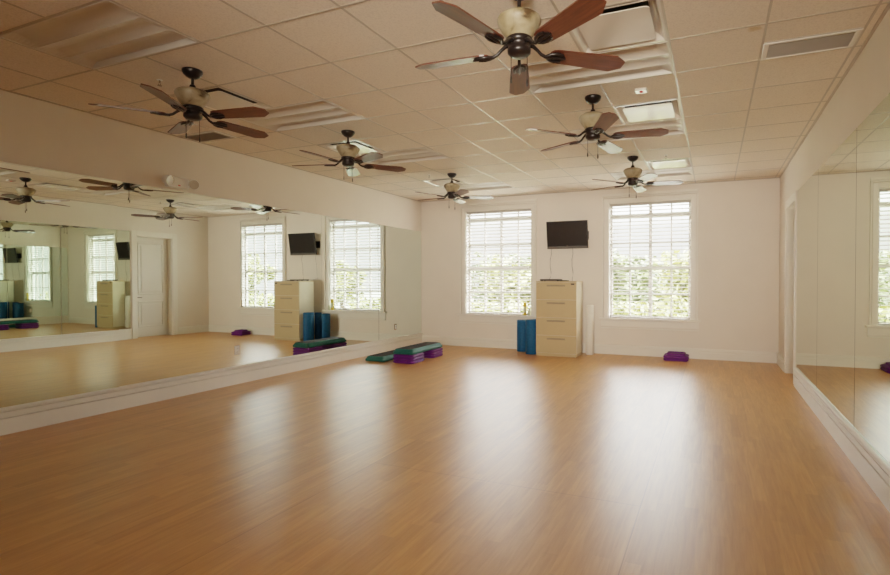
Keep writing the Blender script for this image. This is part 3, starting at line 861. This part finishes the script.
# ================================================================ OUTSIDE
struct(MB().box(-40, 30, D + WT, 60, -0.5, -0.3).build('ground', M['lawn']), 'dark ground outside the windows', 'ground')
rnd = random.Random(7)
def tree(x, y, h, rad, mat, label):
    root = thing('garden_tree', label, 'tree', (x, y, -0.3), 0, 'trees outside the windows')
    b = MB().tube([(0, 0, 0), (0.05, 0, h * 0.3), (0.0, 0.05, h * 0.6)], [0.11, 0.08, 0.05], 8)
    for k in range(4):
        a = k * 1.6; b.tube([(0.03, 0, h * 0.3), (math.cos(a) * rad * .5, math.sin(a) * rad * .5, h * 0.7)], [0.05, 0.02], 6)
    b.build('trunk', M['trunk'], root)
    b = MB(); blobs = [(rnd.uniform(-.55, .55) * rad, rnd.uniform(-.5, .5) * rad, rnd.uniform(.35, .85) * h, rnd.uniform(.35, .55) * rad) for _ in range(14)]
    for k in range(2600):
        bx, by, bz, br = rnd.choice(blobs)
        d = Vector((rnd.gauss(0, 1), rnd.gauss(0, 1), rnd.gauss(0, 1))).normalized() * br * rnd.uniform(.55, 1.05)
        c = Vector((bx, by, max(0.25, bz))) + Vector((d.x, d.y, d.z * .8))
        c.z = max(0.1, min(c.z, h))
        u = Vector((rnd.gauss(0, 1), rnd.gauss(0, 1), rnd.gauss(0, .6))).normalized(); w = u.cross(Vector((rnd.gauss(0, 1), rnd.gauss(0, 1), rnd.gauss(0, 1)))).normalized()
        l, ww = rnd.uniform(.10, .19), rnd.uniform(.05, .09)
        b.poly([c - u * l, c + w * ww, c + u * l, c - w * ww])
    b.build('crown', M[mat], root)
for a in ((-11.4, 18.0, 2.6, 1.6, 'leafpale', 'pale green tree outside, seen through the left edge of the left window'),
          (-6.4, 17.0, 2.5, 1.3, 'leafpale', 'pale green tree outside, seen through the right half of the left window'),
          (-8.7, 20.8, 2.8, 2.0, 'leaf', 'darker green tree outside, seen through the middle of the left window'),
          (-3.5, 17.5, 2.9, 1.35, 'leaf', 'dark green tree outside, seen through the left half of the right window'),
          (-0.5, 18.0, 2.6, 1.5, 'leafpale', 'pale green tree outside, seen through the right half of the right window'),
          (-2.4, 21.6, 2.6, 2.0, 'leaf', 'green tree outside, seen through the middle of the right window'),
          (3.2, 17.6, 2.7, 1.35, 'leafpale', 'pale green tree outside, first tree right of the right window view'),
          (6.2, 19.6, 2.8, 1.6, 'leaf', 'dark green tree outside, second tree right of the right window view'),
          (9.0, 17.4, 2.9, 1.4, 'leafpale', 'pale green tree outside, seen only in the mirrored right window'),
          (12.2, 18.8, 2.8, 1.6, 'leaf', 'dark green tree outside, farthest right of the garden row')): tree(*a)

def hedge(x, y, wd, h, mat, label):
    root = thing('garden_hedge', label, 'hedge', (x, y, -0.3), 0, 'hedges outside the windows')
    b = MB()
    for k in range(9): b.tube([(-wd / 2 + wd * (k + .5) / 9, 0, 0), (-wd / 2 + wd * (k + .5) / 9, 0.05, h * .6)], [0.03, 0.015], 6)
    b.build('stems', M['trunk'], root)
    b = MB()
    for k in range(3200):
        c = Vector((rnd.uniform(-wd / 2, wd / 2), rnd.gauss(0, .18), h * rnd.random() ** .8 * (1 + .1 * math.sin(k * .37))))
        u = Vector((rnd.gauss(0, 1), rnd.gauss(0, 1), rnd.gauss(0, .6))).normalized(); w = u.cross(Vector((rnd.gauss(0, 1), rnd.gauss(0, 1), rnd.gauss(0, 1)))).normalized()
        l, ww = rnd.uniform(.08, .14), rnd.uniform(.04, .07)
        b.poly([c - u * l, c + w * ww, c + u * l, c - w * ww])
    b.build('foliage', M[mat], root)
hedge(-1.95, 14.6, 4.4, 0.95, 'leafpale', 'low pale green hedge outside the right window')
hedge(5.9, 15.4, 5.2, 1.0, 'leafpale', 'low pale green hedge outside, seen in the mirrored windows')
hedge(-6.9, 14.6, 4.2, 0.9, 'leafpale', 'low pale green hedge outside the left window')

# ================================================================ LIGHT
w = bpy.data.worlds.new('overcast sky'); scene.world = w; w.use_nodes = True
nt = w.node_tree; bg = nt.nodes['Background']
tc = nd(nt, 'ShaderNodeTexCoord'); sp = nd(nt, 'ShaderNodeSeparateXYZ', {'Vector': tc.outputs['Generated']})
col = ramp(nt, sp.outputs['Z'], [(0.0, (1.0, 0.965, 0.93)), (1.0, (0.96, 0.97, 1.0))])
nt.links.new(col, bg.inputs['Color'])
# overcast: dim near the horizon, much brighter overhead
mr = nd(nt, 'ShaderNodeMapRange', {0: sp.outputs['Z'], 1: 0.10, 2: 0.60, 3: 2.3, 4: 70.0})
nt.links.new(mr.outputs[0], bg.inputs['Strength'])
for k, (w_, nm) in enumerate(((W0, 'left'), (W1, 'right'))):
    l = bpy.data.lights.new('window_portal', 'AREA'); l.shape = 'RECTANGLE'
    l.size = w_[1] - w_[0]; l.size_y = WZ1 - WZ0
    l.cycles.is_portal = True
    o = bpy.data.objects.new('window_portal', l); COL.objects.link(o)
    o.location = ((w_[0] + w_[1]) / 2, D + WT + 0.01, (WZ0 + WZ1) / 2)
    o.rotation_euler = (R(-90), 0, 0)

# added fill light, unseen behind the camera, to brighten the far wall
l = bpy.data.lights.new('fill_light', 'AREA'); l.shape = 'RECTANGLE'; l.size = 1.8; l.size_y = 1.2
l.energy = 36; l.color = (1.0, 0.86, 0.71); l.spread = R(56)
o = bpy.data.objects.new('fill_light', l); COL.objects.link(o)
o.location = (0.0, -2.6, 1.8); o.rotation_euler = (R(91), 0, R(12))

# ================================================================ CAMERA
F_PX, CXP = 509.36, 504.1
cam = bpy.data.cameras.new('camera'); co = bpy.data.objects.new('camera', cam); COL.objects.link(co)
co.location = (0, 0, 1.3607)
co.rotation_euler = (PI / 2 - 0.0142, 0, 0.3903)
cam.sensor_fit = 'HORIZONTAL'; cam.sensor_width = 36.0
cam.lens = F_PX / 890 * 36.0
cam.shift_x = -(CXP - 445) / 890
cam.clip_start = 0.02; cam.clip_end = 200
scene.camera = co
scene.view_settings.view_transform = 'Filmic'
scene.view_settings.look = 'None'
scene.view_settings.exposure = 1.02
